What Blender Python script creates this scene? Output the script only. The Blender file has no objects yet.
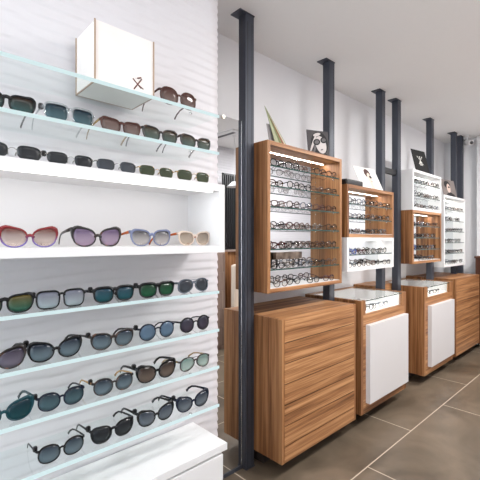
import bpy, bmesh, math, random
from mathutils import Vector, Matrix
random.seed(7)
C = bpy.context.scene.collection
EYE = 1.31
CEIL = EYE + 1.30
PI = math.pi
def H(h): return EYE + h

# ------------------------------------------------------------------ materials
def new_mat(name):
    m = bpy.data.materials.new(name); m.use_nodes = True
    nt = m.node_tree; nt.nodes.clear()
    out = nt.nodes.new('ShaderNodeOutputMaterial')
    return m, nt, out
def lin(c):
    return tuple(((v/255)/12.92 if v/255 <= .04045 else ((v/255+.055)/1.055)**2.4) for v in c) + (1,)
def plain(name, rgb, rough=.5, metal=0, bump=0, bscale=200, var=0.04, spec=.5, coat=0):
    m, nt, out = new_mat(name)
    b = nt.nodes.new('ShaderNodeBsdfPrincipled')
    b.inputs['Roughness'].default_value = rough; b.inputs['Metallic'].default_value = metal
    b.inputs['Specular IOR Level'].default_value = spec; b.inputs['Coat Weight'].default_value = coat
    tc = nt.nodes.new('ShaderNodeTexCoord'); n = nt.nodes.new('ShaderNodeTexNoise')
    n.inputs['Scale'].default_value = bscale/10
    nt.links.new(tc.outputs['Object'], n.inputs['Vector'])
    mx = nt.nodes.new('ShaderNodeMixRGB'); c = lin(rgb)
    mx.inputs[1].default_value = tuple(min(1, v*(1-var)) for v in c[:3])+(1,)
    mx.inputs[2].default_value = tuple(min(1, v*(1+var)) for v in c[:3])+(1,)
    nt.links.new(n.outputs['Fac'], mx.inputs[0]); nt.links.new(mx.outputs[0], b.inputs['Base Color'])
    if bump:
        n2 = nt.nodes.new('ShaderNodeTexNoise'); n2.inputs['Scale'].default_value = bscale
        bp = nt.nodes.new('ShaderNodeBump'); bp.inputs['Strength'].default_value = bump; bp.inputs['Distance'].default_value = .002
        nt.links.new(tc.outputs['Object'], n2.inputs['Vector'])
        nt.links.new(n2.outputs['Fac'], bp.inputs['Height']); nt.links.new(bp.outputs['Normal'], b.inputs['Normal'])
    nt.links.new(b.outputs[0], out.inputs[0])
    return m
def wood(name, axis, light=(196,150,112), mid=(168,118,82), dark=(118,76,50)):
    """axis: 0 = grain runs along x, 2 = grain runs up"""
    m, nt, out = new_mat(name)
    b = nt.nodes.new('ShaderNodeBsdfPrincipled'); b.inputs['Roughness'].default_value = .42
    b.inputs['Specular IOR Level'].default_value = .35
    tc = nt.nodes.new('ShaderNodeTexCoord'); oi = nt.nodes.new('ShaderNodeObjectInfo')
    mp = nt.nodes.new('ShaderNodeMapping'); s = [26, 26, 26]; s[axis] = .6; mp.inputs['Scale'].default_value = s
    cm = nt.nodes.new('ShaderNodeCombineXYZ'); mu = nt.nodes.new('ShaderNodeMath'); mu.operation = 'MULTIPLY'; mu.inputs[1].default_value = 37
    nt.links.new(oi.outputs['Random'], mu.inputs[0])
    for k in range(3): nt.links.new(mu.outputs[0], cm.inputs[k])
    nt.links.new(cm.outputs[0], mp.inputs['Location'])
    nt.links.new(tc.outputs['Object'], mp.inputs['Vector'])
    n1 = nt.nodes.new('ShaderNodeTexNoise'); n1.inputs['Scale'].default_value = 1.0; n1.inputs['Detail'].default_value = 5; n1.inputs['Roughness'].default_value = .62; n1.inputs['Distortion'].default_value = .5
    n2 = nt.nodes.new('ShaderNodeTexNoise'); n2.inputs['Scale'].default_value = 6; n2.inputs['Detail'].default_value = 3
    nt.links.new(mp.outputs[0], n1.inputs['Vector']); nt.links.new(mp.outputs[0], n2.inputs['Vector'])
    mm = nt.nodes.new('ShaderNodeMixRGB'); mm.inputs[0].default_value = .3
    nt.links.new(n1.outputs['Fac'], mm.inputs[1]); nt.links.new(n2.outputs['Fac'], mm.inputs[2])
    r = nt.nodes.new('ShaderNodeValToRGB'); e = r.color_ramp.elements
    e[0].position = .38; e[0].color = lin(dark); e[1].position = .60; e[1].color = lin(light)
    k = e.new(.49); k.color = lin(mid)
    nt.links.new(mm.outputs[0], r.inputs[0]); nt.links.new(r.outputs[0], b.inputs['Base Color'])
    nt.links.new(b.outputs[0], out.inputs[0])
    return m
def glass(name, tint=(.90,.97,.96), ior=1.5, gloss=(1,1,1), base=0.0):
    m, nt, out = new_mat(name)
    t = nt.nodes.new('ShaderNodeBsdfTransparent'); t.inputs[0].default_value = tint+(1,)
    g = nt.nodes.new('ShaderNodeBsdfGlossy'); g.inputs['Roughness'].default_value = .01; g.inputs[0].default_value = gloss+(1,)
    f = nt.nodes.new('ShaderNodeFresnel'); f.inputs[0].default_value = ior
    mx = nt.nodes.new('ShaderNodeMixShader')
    ad = nt.nodes.new('ShaderNodeMath'); ad.operation = 'ADD'; ad.use_clamp = True; ad.inputs[1].default_value = base
    gm = nt.nodes.new('ShaderNodeNewGeometry'); iv = nt.nodes.new('ShaderNodeMath'); iv.operation = 'SUBTRACT'; iv.inputs[0].default_value = 1
    pr = nt.nodes.new('ShaderNodeMath'); pr.operation = 'MULTIPLY'
    nt.links.new(gm.outputs['Backfacing'], iv.inputs[1]); nt.links.new(f.outputs[0], ad.inputs[0])
    nt.links.new(ad.outputs[0], pr.inputs[0]); nt.links.new(iv.outputs[0], pr.inputs[1]); nt.links.new(pr.outputs[0], mx.inputs[0])
    nt.links.new(t.outputs[0], mx.inputs[1]); nt.links.new(g.outputs[0], mx.inputs[2])
    nt.links.new(mx.outputs[0], out.inputs[0]); return m
def lens_mat(name, top, bottom, lo=.004, hi=.046, ttop=.04, tbot=.35, k=.72):
    """tinted sunglass lens, colour fades from the top of the lens to its bottom"""
    m, nt, out = new_mat(name)
    tc = nt.nodes.new('ShaderNodeTexCoord'); sp = nt.nodes.new('ShaderNodeSeparateXYZ')
    mr = nt.nodes.new('ShaderNodeMapRange'); mr.inputs[1].default_value = lo; mr.inputs[2].default_value = hi
    nt.links.new(tc.outputs['Object'], sp.inputs[0]); nt.links.new(sp.outputs['Z'], mr.inputs[0])
    r = nt.nodes.new('ShaderNodeValToRGB'); dk = lambda c: lin(tuple(v*k for v in c))
    r.color_ramp.elements[0].color = dk(bottom); r.color_ramp.elements[1].color = dk(top)
    nt.links.new(mr.outputs[0], r.inputs[0])
    b = nt.nodes.new('ShaderNodeBsdfPrincipled'); b.inputs['Roughness'].default_value = .06; b.inputs['Specular IOR Level'].default_value = .3
    nt.links.new(r.outputs[0], b.inputs['Base Color'])
    t = nt.nodes.new('ShaderNodeBsdfTransparent'); nt.links.new(r.outputs[0], t.inputs[0])
    r2 = nt.nodes.new('ShaderNodeMapRange'); r2.inputs[3].default_value = tbot; r2.inputs[4].default_value = ttop
    nt.links.new(mr.outputs[0], r2.inputs[0])
    mx = nt.nodes.new('ShaderNodeMixShader'); nt.links.new(r2.outputs[0], mx.inputs[0])
    nt.links.new(b.outputs[0], mx.inputs[1]); nt.links.new(t.outputs[0], mx.inputs[2])
    nt.links.new(mx.outputs[0], out.inputs[0]); return m
def emit(name, rgb, s):
    m, nt, out = new_mat(name); e = nt.nodes.new('ShaderNodeEmission'); e.inputs[0].default_value = rgb+(1,); e.inputs[1].default_value = s
    nt.links.new(e.outputs[0], out.inputs[0]); return m
def two_tone(name, c1, c2, scale=60, rough=.3, lo=.45, hi=.55):
    m, nt, out = new_mat(name); b = nt.nodes.new('ShaderNodeBsdfPrincipled'); b.inputs['Roughness'].default_value = rough
    tc = nt.nodes.new('ShaderNodeTexCoord'); n = nt.nodes.new('ShaderNodeTexNoise'); n.inputs['Scale'].default_value = scale
    r = nt.nodes.new('ShaderNodeValToRGB'); r.color_ramp.elements[0].color = lin(c1); r.color_ramp.elements[1].color = lin(c2)
    r.color_ramp.elements[0].position = lo; r.color_ramp.elements[1].position = hi
    nt.links.new(tc.outputs['Object'], n.inputs['Vector']); nt.links.new(n.outputs['Fac'], r.inputs[0]); nt.links.new(r.outputs[0], b.inputs['Base Color'])
    nt.links.new(b.outputs[0], out.inputs[0]); return m
def z_tone(name, top, bottom, lo, hi):
    m, nt, out = new_mat(name); b = nt.nodes.new('ShaderNodeBsdfPrincipled'); b.inputs['Roughness'].default_value = .25
    tc = nt.nodes.new('ShaderNodeTexCoord'); sp = nt.nodes.new('ShaderNodeSeparateXYZ')
    mr = nt.nodes.new('ShaderNodeMapRange'); mr.inputs[1].default_value = lo; mr.inputs[2].default_value = hi
    r = nt.nodes.new('ShaderNodeValToRGB'); r.color_ramp.elements[0].color = lin(bottom); r.color_ramp.elements[1].color = lin(top)
    nt.links.new(tc.outputs['Object'], sp.inputs[0]); nt.links.new(sp.outputs['Z'], mr.inputs[0]); nt.links.new(mr.outputs[0], r.inputs[0]); nt.links.new(r.outputs[0], b.inputs['Base Color'])
    nt.links.new(b.outputs[0], out.inputs[0]); return m

M = {}
M['wall'] = plain('wall_paint', (234,234,236), .85, bump=.05, bscale=300, var=.01)
M['ceiling'] = plain('ceiling_paint', (240,239,238), .9, bump=.05, bscale=300, var=.01)
M['wave'] = plain('carved_white_panel', (214,211,214), .6, var=.02)
M['white'] = plain('white_lacquer', (228,227,227), .35, var=.005)
M['white_drawer'] = plain('white_drawer_laminate', (214,212,213), .4, var=.01)
M['wood_v'] = wood('walnut_upright_grain', 2, (174,126,84), (144,97,60), (98,60,35))
M['wood_h'] = wood('walnut_level_grain', 0, (198,149,104), (164,115,75), (112,72,44))
M['wood_dark'] = wood('dark_walnut', 2, (92,58,42), (76,46,34), (52,30,22))
M['wood_grey'] = wood('greyed_oak', 2, (170,148,136), (156,134,122), (132,110,98))
M['pole'] = plain('charcoal_metal', (70,74,84), .45, metal=.3, var=.02)
M['black'] = plain('black_plastic', (18,18,20), .35)
M['chrome'] = plain('chrome', (220,220,220), .12, metal=1)
M['glass'] = glass('shelf_glass', (.96,.985,.98), 1.4)
M['clear'] = glass('clear_glass', (.98,.992,.988), 1.25)
M['optic'] = glass('clear_lens', (.93,.91,.89), 1.3)
M['edge'] = plain('green_glass_edge', (26,62,56), .15, var=.1)
M['mirror'] = plain('mirror_silver', (222,225,228), .0, metal=1, var=0)
M['led'] = emit('led_strip', (1,.96,.9), 5)
M['lamp'] = emit('lamp_diffuser', (1,.97,.93), 6)
M['lit_edge'] = emit('lit_glass_edge', (.80,.98,1.0), .95)
M['cream'] = plain('cream_fabric', (222,206,190), .8, bump=.3, bscale=400)
M['plinth'] = plain('dark_plinth', (50,42,38), .6)

def tile_mat():
    m, nt, out = new_mat('brown_stone_tile'); b = nt.nodes.new('ShaderNodeBsdfPrincipled'); b.inputs['Roughness'].default_value = .38
    tc = nt.nodes.new('ShaderNodeTexCoord'); mp = nt.nodes.new('ShaderNodeMapping'); mp.inputs['Location'].default_value = (.38,.113,0)
    nt.links.new(tc.outputs['Object'], mp.inputs[0])
    br = nt.nodes.new('ShaderNodeTexBrick'); br.offset = 0.5
    br.inputs['Scale'].default_value = 1; br.inputs['Brick Width'].default_value = 1.2; br.inputs['Row Height'].default_value = .6
    br.inputs['Mortar Size'].default_value = .0035; br.inputs['Mortar Smooth'].default_value = .1
    n = nt.nodes.new('ShaderNodeTexNoise'); n.inputs['Scale'].default_value = 2.2; n.inputs['Detail'].default_value = 6; n.inputs['Distortion'].default_value = 1.2
    nt.links.new(mp.outputs[0], n.inputs['Vector']); nt.links.new(mp.outputs[0], br.inputs['Vector'])
    r = nt.nodes.new('ShaderNodeValToRGB'); e = r.color_ramp.elements
    e[0].position = .3; e[0].color = lin((84,73,60)); e[1].position = .7; e[1].color = lin((118,104,88))
    nt.links.new(n.outputs['Fac'], r.inputs[0])
    nt.links.new(r.outputs[0], br.inputs['Color1']); nt.links.new(r.outputs[0], br.inputs['Color2'])
    br.inputs['Mortar'].default_value = lin((190,176,158))
    nt.links.new(br.outputs['Color'], b.inputs['Base Color'])
    bp = nt.nodes.new('ShaderNodeBump'); bp.inputs['Strength'].default_value = .3; bp.inputs['Distance'].default_value = .002; bp.invert = True
    nt.links.new(br.outputs['Fac'], bp.inputs['Height']); nt.links.new(bp.outputs[0], b.inputs['Normal'])
    nt.links.new(b.outputs[0], out.inputs[0]); return m
M['tile'] = tile_mat()

# ------------------------------------------------------------------ mesh helpers
def bx(bm, x0, x1, y0, y1, z0, z1, mi=0):
    vs = [bm.verts.new(p) for p in [(x0,y0,z0),(x1,y0,z0),(x1,y1,z0),(x0,y1,z0),(x0,y0,z1),(x1,y0,z1),(x1,y1,z1),(x0,y1,z1)]]
    for f in [(0,3,2,1),(4,5,6,7),(0,1,5,4),(1,2,6,5),(2,3,7,6),(3,0,4,7)]:
        fc = bm.faces.new([vs[i] for i in f]); fc.material_index = mi
    return vs
def cyl(bm, p, q, r0, r1=None, n=16, mi=0, caps=True):
    p, q = Vector(p), Vector(q); r1 = r0 if r1 is None else r1
    d = (q-p).normalized(); u = d.orthogonal().normalized(); v = d.cross(u)
    A = [bm.verts.new(p+(u*math.cos(2*PI*k/n)+v*math.sin(2*PI*k/n))*r0) for k in range(n)]
    B = [bm.verts.new(q+(u*math.cos(2*PI*k/n)+v*math.sin(2*PI*k/n))*r1) for k in range(n)]
    for k in range(n):
        f = bm.faces.new([A[k],A[(k+1)%n],B[(k+1)%n],B[k]]); f.material_index = mi; f.smooth = True
    if caps:
        bm.faces.new(A[::-1]).material_index = mi; bm.faces.new(B).material_index = mi
def sweep(bm, pts, rx, rz, n=8, mi=0):
    """a bar of elliptical section through pts; rx, rz may be lists"""
    rings = []
    for i, p in enumerate(pts):
        a = Vector(pts[max(0,i-1)]); b = Vector(pts[min(len(pts)-1,i+1)]); d = (b-a).normalized()
        side = d.cross(Vector((0,0,1)))
        side = side.normalized() if side.length > 1e-4 else Vector((1,0,0)); up = side.cross(d).normalized()
        ax = rx[i] if isinstance(rx, (list,tuple)) else rx; az = rz[i] if isinstance(rz, (list,tuple)) else rz
        rings.append([bm.verts.new(Vector(p)+side*math.cos(2*PI*k/n)*ax+up*math.sin(2*PI*k/n)*az) for k in range(n)])
    for r, s in zip(rings, rings[1:]):
        for k in range(n):
            f = bm.faces.new([r[k],r[(k+1)%n],s[(k+1)%n],s[k]]); f.material_index = mi; f.smooth = True
    bm.faces.new(rings[0][::-1]).material_index = mi; bm.faces.new(rings[-1]).material_index = mi
def mesh(name, bm, mats):
    bmesh.ops.recalc_face_normals(bm, faces=bm.faces[:])
    me = bpy.data.meshes.new(name); bm.to_mesh(me); bm.free()
    for m in (mats if isinstance(mats, (list,tuple)) else [mats]): me.materials.append(m)
    return me
def obj(name, bm, mats, parent=None, bevel=0, label=None, shift=None):
    """world-space bmesh linked as ONE object; coordinates are made relative to the parent's place"""
    org = shift if shift is not None else (parent.matrix_basis.translation.copy() if parent is not None and parent.get('_w') is None else None)
    if parent is not None:
        root = parent
        off = Vector((0,0,0))
        while root is not None: off += root.location; root = root.parent
        bmesh.ops.translate(bm, verts=bm.verts[:], vec=-off)
    if bevel:
        bmesh.ops.bevel(bm, geom=bm.edges[:], offset=bevel, segments=2, affect='EDGES', profile=.6, clamp_overlap=True)
    o = bpy.data.objects.new(name, mesh(name, bm, mats)); C.objects.link(o)
    if parent is not None: o.parent = parent
    if label: o['label'] = label
    return o
def box(name, x0, x1, y0, y1, z0, z1, m, parent=None, bevel=0, label=None):
    bm = bmesh.new(); bx(bm, x0, x1, y0, y1, z0, z1); return obj(name, bm, m, parent, bevel, label)
def tag(o, label, cat, group=None):
    o['label'] = label; o['category'] = cat
    if group: o['group'] = group
    return o
def thing(name, label, cat, loc, group=None, rz=0):
    o = bpy.data.objects.new(name, None); o.empty_display_size = .05; C.objects.link(o)
    o.location = loc; o.rotation_euler = (0,0,rz); return tag(o, label, cat, group)
def struct(name, bm, m, bevel=0):
    o = obj(name, bm, m, None, bevel); o['kind'] = 'structure'; return o
def sbox(name, x0, x1, y0, y1, z0, z1, m, bevel=0):
    bm = bmesh.new(); bx(bm, x0, x1, y0, y1, z0, z1); return struct(name, bm, m, bevel)

# ------------------------------------------------------------------ light helpers
def area(name, loc, sx, sy, power, col=(1,.985,.97), rot=(0,0,0)):
    l = bpy.data.lights.new(name, 'AREA'); l.shape = 'RECTANGLE'; l.size = sx; l.size_y = sy; l.energy = power; l.color = col
    o = bpy.data.objects.new(name, l); C.objects.link(o); o.location = loc; o.rotation_euler = rot; return o
def strip(par, x0, x1, y, z, power, dy=.01, tilt=0, col=(1,.96,.9)):
    off = par.location
    a = area('led_light', Vector(((x0+x1)/2, y, z))-off, x1-x0, dy, power, col, (tilt,0,0)); a.parent = par
# ------------------------------------------------------------------ the room
XL, XR, YB, YO = -1.8, 5.45, 1.82, -.85
sbox('floor', XL-.1, XR+.1, YO-.1, YB+.1, -.1, 0, M['tile'])
sbox('ceiling', XL-.1, XR+.1, YO-.1, YB+.1, CEIL, CEIL+.1, M['ceiling'])
sbox('wall_back', XL-.1, XR+.1, YB, YB+.1, 0, CEIL, M['wall'])
sbox('wall_end', XR, XR+.1, YO, YB, 0, CEIL, M['wall'])
def wave_panel(name, x0, x1, y, z0, z1, nx, nz, sign, thick):
    from mathutils import noise
    bm = bmesh.new(); g = []
    for i in range(nx+1):
        col = []; x = x0+(x1-x0)*i/nx
        for j in range(nz+1):
            z = z0+(z1-z0)*j/nz
            ph = z/.036 + 1.1*noise.noise(Vector((x*2.2, z*1.6, 3.1))) + .5*noise.noise(Vector((x*7, z*3, 9)))
            s = (ph % 1.0); prof = 1-s**1.6 if s > .12 else s/.12
            col.append(bm.verts.new((x+(.0035*prof if i == nx else 0), y-sign*.004*prof, z)))
        g.append(col)
    for i in range(nx):
        for j in range(nz):
            f = bm.faces.new([g[i][j], g[i+1][j], g[i+1][j+1], g[i][j+1]]); f.smooth = True
    b = [bm.verts.new((x, y+sign*thick, z)) for x, z in ((x0,z0),(x1,z0),(x1,z1),(x0,z1))]
    bm.faces.new(b)
    bm.faces.new([g[0][0]] + [b[0], b[3]] + [g[0][j] for j in range(nz, 0, -1)])
    bm.faces.new([b[1]] + [g[nx][j] for j in range(nz+1)] + [b[2]])
    bm.faces.new([b[0]] + [g[i][0] for i in range(nx+1)] + [b[1]])
    bm.faces.new([b[3]] + [g[i][nz] for i in range(nx+1)] + [b[2]])
    return struct(name, bm, M['wave'])
wave_panel('wall_left', -1.2, 1.086, 1.318, 0, CEIL, 50, 560, 1, .48)
# opposite wall (reflected in the mirrors), the same carved relief
wave_panel('wall_opposite', XL, XR, YO, 0, CEIL, 60, 420, -1, .08)
# shop front wall behind the camera; unseen window added to let daylight in
bm = bmesh.new()
bx(bm, XL-.1, XL, YO, YB, 0, .2); bx(bm, XL-.1, XL, YO, YB, 2.45, CEIL)
bx(bm, XL-.1, XL, YO, -.75, .2, 2.45); bx(bm, XL-.1, XL, 1.25, YB, .2, 2.45)
struct('wall_front', bm, M['wall'])
bm = bmesh.new()
bx(bm, XL-.08, XL-.02, -.75, -.70, .2, 2.45); bx(bm, XL-.08, XL-.02, 1.20, 1.25, .2, 2.45)
bx(bm, XL-.08, XL-.02, -.70, 1.20, .2, .25); bx(bm, XL-.08, XL-.02, -.70, 1.20, 2.40, 2.45)
wf = struct('added_window_1', bm, M['pole'])
p = box('pane', XL-.055, XL-.045, -.70, 1.20, .25, 2.40, M['clear'], wf)
# end pilaster
sbox('trim_1', 5.37, XR, .7, 1.42, 0, CEIL, M['wall'])
sbox('baseboard_end', XR-.015, XR, 1.42, YB, 0, .08, M['white'])

# ------------------------------------------------------------------ left: niche, shelves
t = thing('display_niche', 'long glossy white open niche box lit inside on the carved wall', 'display niche', (0,1.2,H(-.047)))
NX0, NX1, NY0, NY1 = -.8, .945, 1.10, 1.3155
zt, zb = H(.212), H(-.047); th = .026
bm = bmesh.new()
bx(bm, NX0, NX1, NY0, NY1, zt-th, zt); bx(bm, NX0, NX1, NY0, NY1, zb, zb+th)
bx(bm, NX0, NX0+th, NY0, NY1, zb+th, zt-th); bx(bm, NX1-th, NX1, NY0, NY1, zb+th, zt-th)
obj('carcass', bm, M['white'], t)
box('back_panel', NX0+th, NX1-th, NY1-.008, NY1, zb+th, zt-th, M['white'], t)
box('led_strip', NX0+.05, NX1-.05, NY0+.012, NY0+.018, zt-th-.006, zt-th, M['led'], t)

SH = {'A':.483, 'B':.34, 'E':-.197, 'F':-.344, 'G':-.487, 'H':-.635}
SN = {'A':'topmost','B':'second highest','E':'first','F':'second','G':'third','H':'lowest'}
SL = {'A':'topmost lit glass shelf on the carved white wall','B':'lit glass shelf between the topmost shelf and the white niche',
      'E':'lit glass shelf directly below the white niche','F':'second lit glass shelf below the white niche',
      'G':'third lit glass shelf below the white niche','H':'lowest lit glass shelf just above the white base cabinet'}
for k, h in SH.items():
    t = thing('glass_shelf', SL[k], 'shelf', (.1,1.22,H(h)), 'lit glass shelves on the carved wall')
    box('glass_panel', -.8, .93, 1.124, 1.311, H(h)-.010, H(h), M['glass'], t)
    box('lit_edge', -.8, .934, 1.119, 1.124, H(h)-.010, H(h), M['lit_edge'], t, label='glowing pale front edge')
    for X in (-.3, .82):
        bm = bmesh.new(); cyl(bm, (X,1.150,H(h)-.010), (X,1.150,H(h)-.016), .006)
        obj('clamp', bm, M['chrome'], t)
# white base cabinet below the last shelf
t = thing('base_cabinet', 'long white base cabinet at the foot of the carved wall', 'cabinet', (0,1.2,0))
box('body', -.8, .93, 1.10, 1.305, .1, H(-.80), M['white'], t)
box('worktop', -.8, .945, 1.085, 1.308, H(-.80), H(-.775), M['white'], t)
box('plinth', -.78, .90, 1.14, 1.30, 0, .1, M['white'], t)
for i in range(3):
    d = box('door', -.79+.573*i, -.79+.573*i+.568, 1.085, 1.10, .105, H(-.81), M['white'], t, .001)
    box('handle', -.79+.573*i+.23, -.79+.573*i+.34, 1.073, 1.085, H(-.84), H(-.832), M['chrome'], d)

# ------------------------------------------------------------------ glasses
def outline(st, s, N=32):
    """lens outline points (x,z) about the lens centre; +x is the outer side for s=+1"""
    a, b, n = st['a'], st['b'], st.get('n', 2.5); pts = []
    for k in range(N):
        t = 2*PI*k/N; c, sn = math.cos(t), math.sin(t)
        x = a*math.copysign(abs(c)**(2/n), c); z = b*math.copysign(abs(sn)**(2/n), sn)
        g = st.get('pt',0)*math.exp(-((math.degrees(t)-st.get('pa',38))/36)**2); x *= 1+g*.8; z *= 1+g*1.2
        u = x/a; w = min(1, z/b)
        if w > 0: z += st.get('cat',0)*b*max(0,u)**2*w
        if w > 0: z += st.get('flat',0)*b*(abs(u)**3)*w*.5
        if w < 0: x *= 1-st.get('taper',0)*abs(w)**1.5; x += st.get('avi',0)*a*abs(w)*.3
        if u < 0 and w < 0: z *= 1-st.get('avi',0)*.35*abs(u)
        pts.append((x*s, z))
    return pts
def wrapy(x): return 1.0*x*x
def glasses_meshes(st, frame, lensm, templem=None, scale=1.0, folded=False):
    """returns dict of bmeshes by part"""
    a, b, tt, br = st['a'], st['b'], st.get('t',.0035), st.get('br',.016)
    cz = b + tt; cx = a+br/2
    P = {}
    dep = st.get('dep', .0035)
    fr = bmesh.new()
    for s in (-1,1):
        o = outline(st, s); n = len(o); inner_f=[];inner_b=[];outer_f=[];outer_b=[]
        for k,(x,z) in enumerate(o):
            xp,zp = o[k-1]; xn,zn = o[(k+1)%n]; tx,tz = xn-xp, zn-zp; L = math.hypot(tx,tz) or 1
            nx, nz = tz/L*s, -tx/L*s
            q = tt*(1+st.get('brow',0)*max(0,min(1,z/b)) + st.get('pf',0)*math.exp(-((math.degrees(2*PI*k/n)-st.get('pa',38))/34)**2))
            X, Z = s*cx+x, cz+z; Xo, Zo = X+nx*q, Z+nz*q
            inner_f.append(fr.verts.new((X, wrapy(X)-dep/2, Z))); inner_b.append(fr.verts.new((X, wrapy(X)+dep/2, Z)))
            outer_f.append(fr.verts.new((Xo, wrapy(Xo)-dep/2, Zo))); outer_b.append(fr.verts.new((Xo, wrapy(Xo)+dep/2, Zo)))
        for k in range(n):
            j = (k+1)%n
            for A,B in ((inner_f,outer_f),(outer_f,outer_b),(outer_b,inner_b),(inner_b,inner_f)):
                f = fr.faces.new([A[k],A[j],B[j],B[k]]); f.smooth = True
        le = bmesh.new(); rows = []
        for yo in (-.0012, .0012):
            cv = le.verts.new((s*cx, wrapy(cx)+yo-.002, cz))
            mid = [le.verts.new((s*cx+x*.55, wrapy(s*cx+x*.55)+yo-.0012, cz+z*.55)) for x,z in o]
            rim = [le.verts.new((s*cx+x*1.01, wrapy(s*cx+x*1.01)+yo, cz+z*1.01)) for x,z in o]; rows.append(rim)
            for k in range(n):
                j = (k+1)%n
                for f in (le.faces.new([cv,mid[k],mid[j]]), le.faces.new([mid[k],rim[k],rim[j],mid[j]])): f.smooth = True
        for k in range(n):
            j = (k+1)%n; le.faces.new([rows[0][k],rows[1][k],rows[1][j],rows[0][j]])
        P['lens'+('L' if s<0 else 'R')] = le
    # bridge
    bz = cz + b*st.get('bz', .35); bt = st.get('bt', tt)
    span = br/2+tt*.6
    pts = [(-span, 0, bz-.002),(-span*.45, -.001, bz+.0025),(0,-.001,bz+.0035),(span*.45,-.001,bz+.0025),(span,0,bz-.002)]
    sweep(fr, pts, dep*.55, bt, 8)
    if st.get('double'):
        z2 = cz+b*.92
        sweep(fr, [(-span-.006,0,z2),(0,-.001,z2+.001),(span+.006,0,z2)], .0012, .0012, 6)
    if st.get('pads'):
        for s in (-1,1):
            sweep(fr, [(s*(br/2+.001),0,cz),(s*(br/2-.001),.006,cz-.003),(s*(br/2-.002),.009,cz-.008)], .0014, .002, 6)
    # hinges
    hw = cx + a*(1.0) + tt; hz = cz + b*st.get('hz', .55)
    for s in (-1,1):
        X = s*(hw+.001); sweep(fr, [(s*(hw-.004), wrapy(hw)-.001, hz),(X, wrapy(hw)+.001, hz),(s*(hw+.003), wrapy(hw)+.008, hz)], .0022 if st.get('thin') else .003, .0022 if st.get('thin') else st.get('tz',.004), 8)
    P['frame'] = fr
    tr, tz = (.0010,.0014) if st.get('thin') else (.0018, st.get('tz',.004))
    TL = st.get('len', .128)
    for s in (-1,1):
        te = bmesh.new(); X = s*(hw+.003); y0 = wrapy(hw)+.006
        if folded:
            yy = y0+.004+(.005 if s>0 else 0); tip = min(TL, 2*hw-.012)
            pts = [(X,y0,hz),(X*.97,yy,hz),(X-s*tip*.5,yy+.003,hz-.001),(X-s*tip*.78,yy+.004,hz-.006),(X-s*tip,yy+.005,hz-.028)]
        else:
            pts = [(X,y0,hz),(X,y0+TL*.3,hz-.004),(X*.985,y0+TL*.60,hz-.009),(X*.96,y0+TL*.76,hz-.014),(X*.93,y0+TL*.9,hz-.025),(X*.90,y0+TL,max(.003,hz-.039))]
        n = len(pts); rz = [tz*(1-.35*math.sin(PI*i/(n-1))) for i in range(n)]
        if st.get('thin'): rz[-1] = rz[-2] = tz*2.0
        sweep(te, pts, tr, rz, 8); P['temple'+('L' if s<0 else 'R')] = te
    P['hinge'] = (hw, hz, wrapy(hw))
    return P

ST = {  # a,b are half sizes of a lens
 'way':   dict(a=.0275,b=.0200,n=3.0,cat=.15,pt=.10,pf=.8,taper=.18,t=.0036,tz=.0050,brow=.5,bz=.6,bt=.005,hz=.85),
 'square':dict(a=.0280,b=.0225,n=4.0,taper=.14,t=.0036,tz=.0045,brow=.5,bz=.6,flat=.1),
 'flat':  dict(a=.0275,b=.0195,n=3.4,taper=.22,t=.0042,tz=.0060,brow=1.0,bz=.75,flat=.25,hz=.8,bt=.006),
 'butter':dict(a=.0275,b=.0215,n=2.5,cat=.12,pt=.10,pf=.8,taper=.16,t=.0034,tz=.0048,bz=.4,brow=.4,hz=.85,bt=.0045),
 'cat':   dict(a=.0270,b=.0215,n=2.15,cat=.2,pt=.22,pf=1.1,pa=42,taper=.02,t=.0036,tz=.0055,bz=.15,brow=.4,hz=1.05,bt=.0042),
 'round': dict(a=.0255,b=.0240,n=2.1,t=.0030,tz=.0036,br=.021,bz=.3,brow=.3),
 'over':  dict(a=.0290,b=.0245,n=2.2,cat=.22,t=.0036,tz=.0045,bz=.3,brow=.3,hz=.65),
 'avi':   dict(a=.0275,b=.0225,n=2.5,avi=.5,taper=.08,t=.0020,tz=.003,br=.018,bz=.35,thin=1,double=1,pads=1),
 'navi':  dict(a=.0280,b=.0225,n=2.4,avi=.5,taper=.10,t=.0036,tz=.004,br=.016,bz=.35,double=1,flat=.1),
 'rimless':dict(a=.0275,b=.0175,n=3.2,taper=.12,t=.0007,dep=.0016,br=.020,bz=.3,bt=.0009,thin=1,pads=1),
}
def fmat(name, rgb, rough=.22, metal=0): 
    if name not in M: M[name] = plain(name, rgb, rough, metal, var=.05, spec=.3)
    return M[name]
fmat('f_black', (12,13,17)); fmat('f_navy', (20,26,44)); fmat('f_teal', (20,60,70)); fmat('f_brown', (74,44,38)); fmat('f_grey', (92,98,108))
fmat('f_metal', (150,146,140), .25, .9); fmat('f_gold', (180,150,104), .25, .9); fmat('f_orange', (176,92,52)); fmat('f_tan', (198,160,112))
fmat('f_claret', (96,28,40)); fmat('f_blue', (60,84,150)); fmat('f_slate', (104,112,140)); fmat('f_nude', (206,188,174))
M['f_tort'] = two_tone('f_tort', (20,14,15), (104,62,38), 60, .3, .56, .76)
M['f_redblue'] = z_tone('f_redblue', (116,26,30), (96,84,150), .012, .034)
M['f_clear'] = glass('f_clear', (.72,.75,.76), 1.5, base=.12)
def L(name, top, bot, **k):
    if name not in M: M[name] = lens_mat(name, top, bot, **k)
    return M[name]
L('l_brown', (64,48,44), (176,150,140)); L('l_brownteal', (74,54,46), (70,120,120), tbot=.2); L('l_bluegrey', (22,42,58), (130,168,178), tbot=.4)
L('l_rose', (110,76,70), (190,168,160)); L('l_brgreen', (88,70,56), (136,160,150)); L('l_dark', (34,38,44), (70,74,78), tbot=.1)
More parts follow.
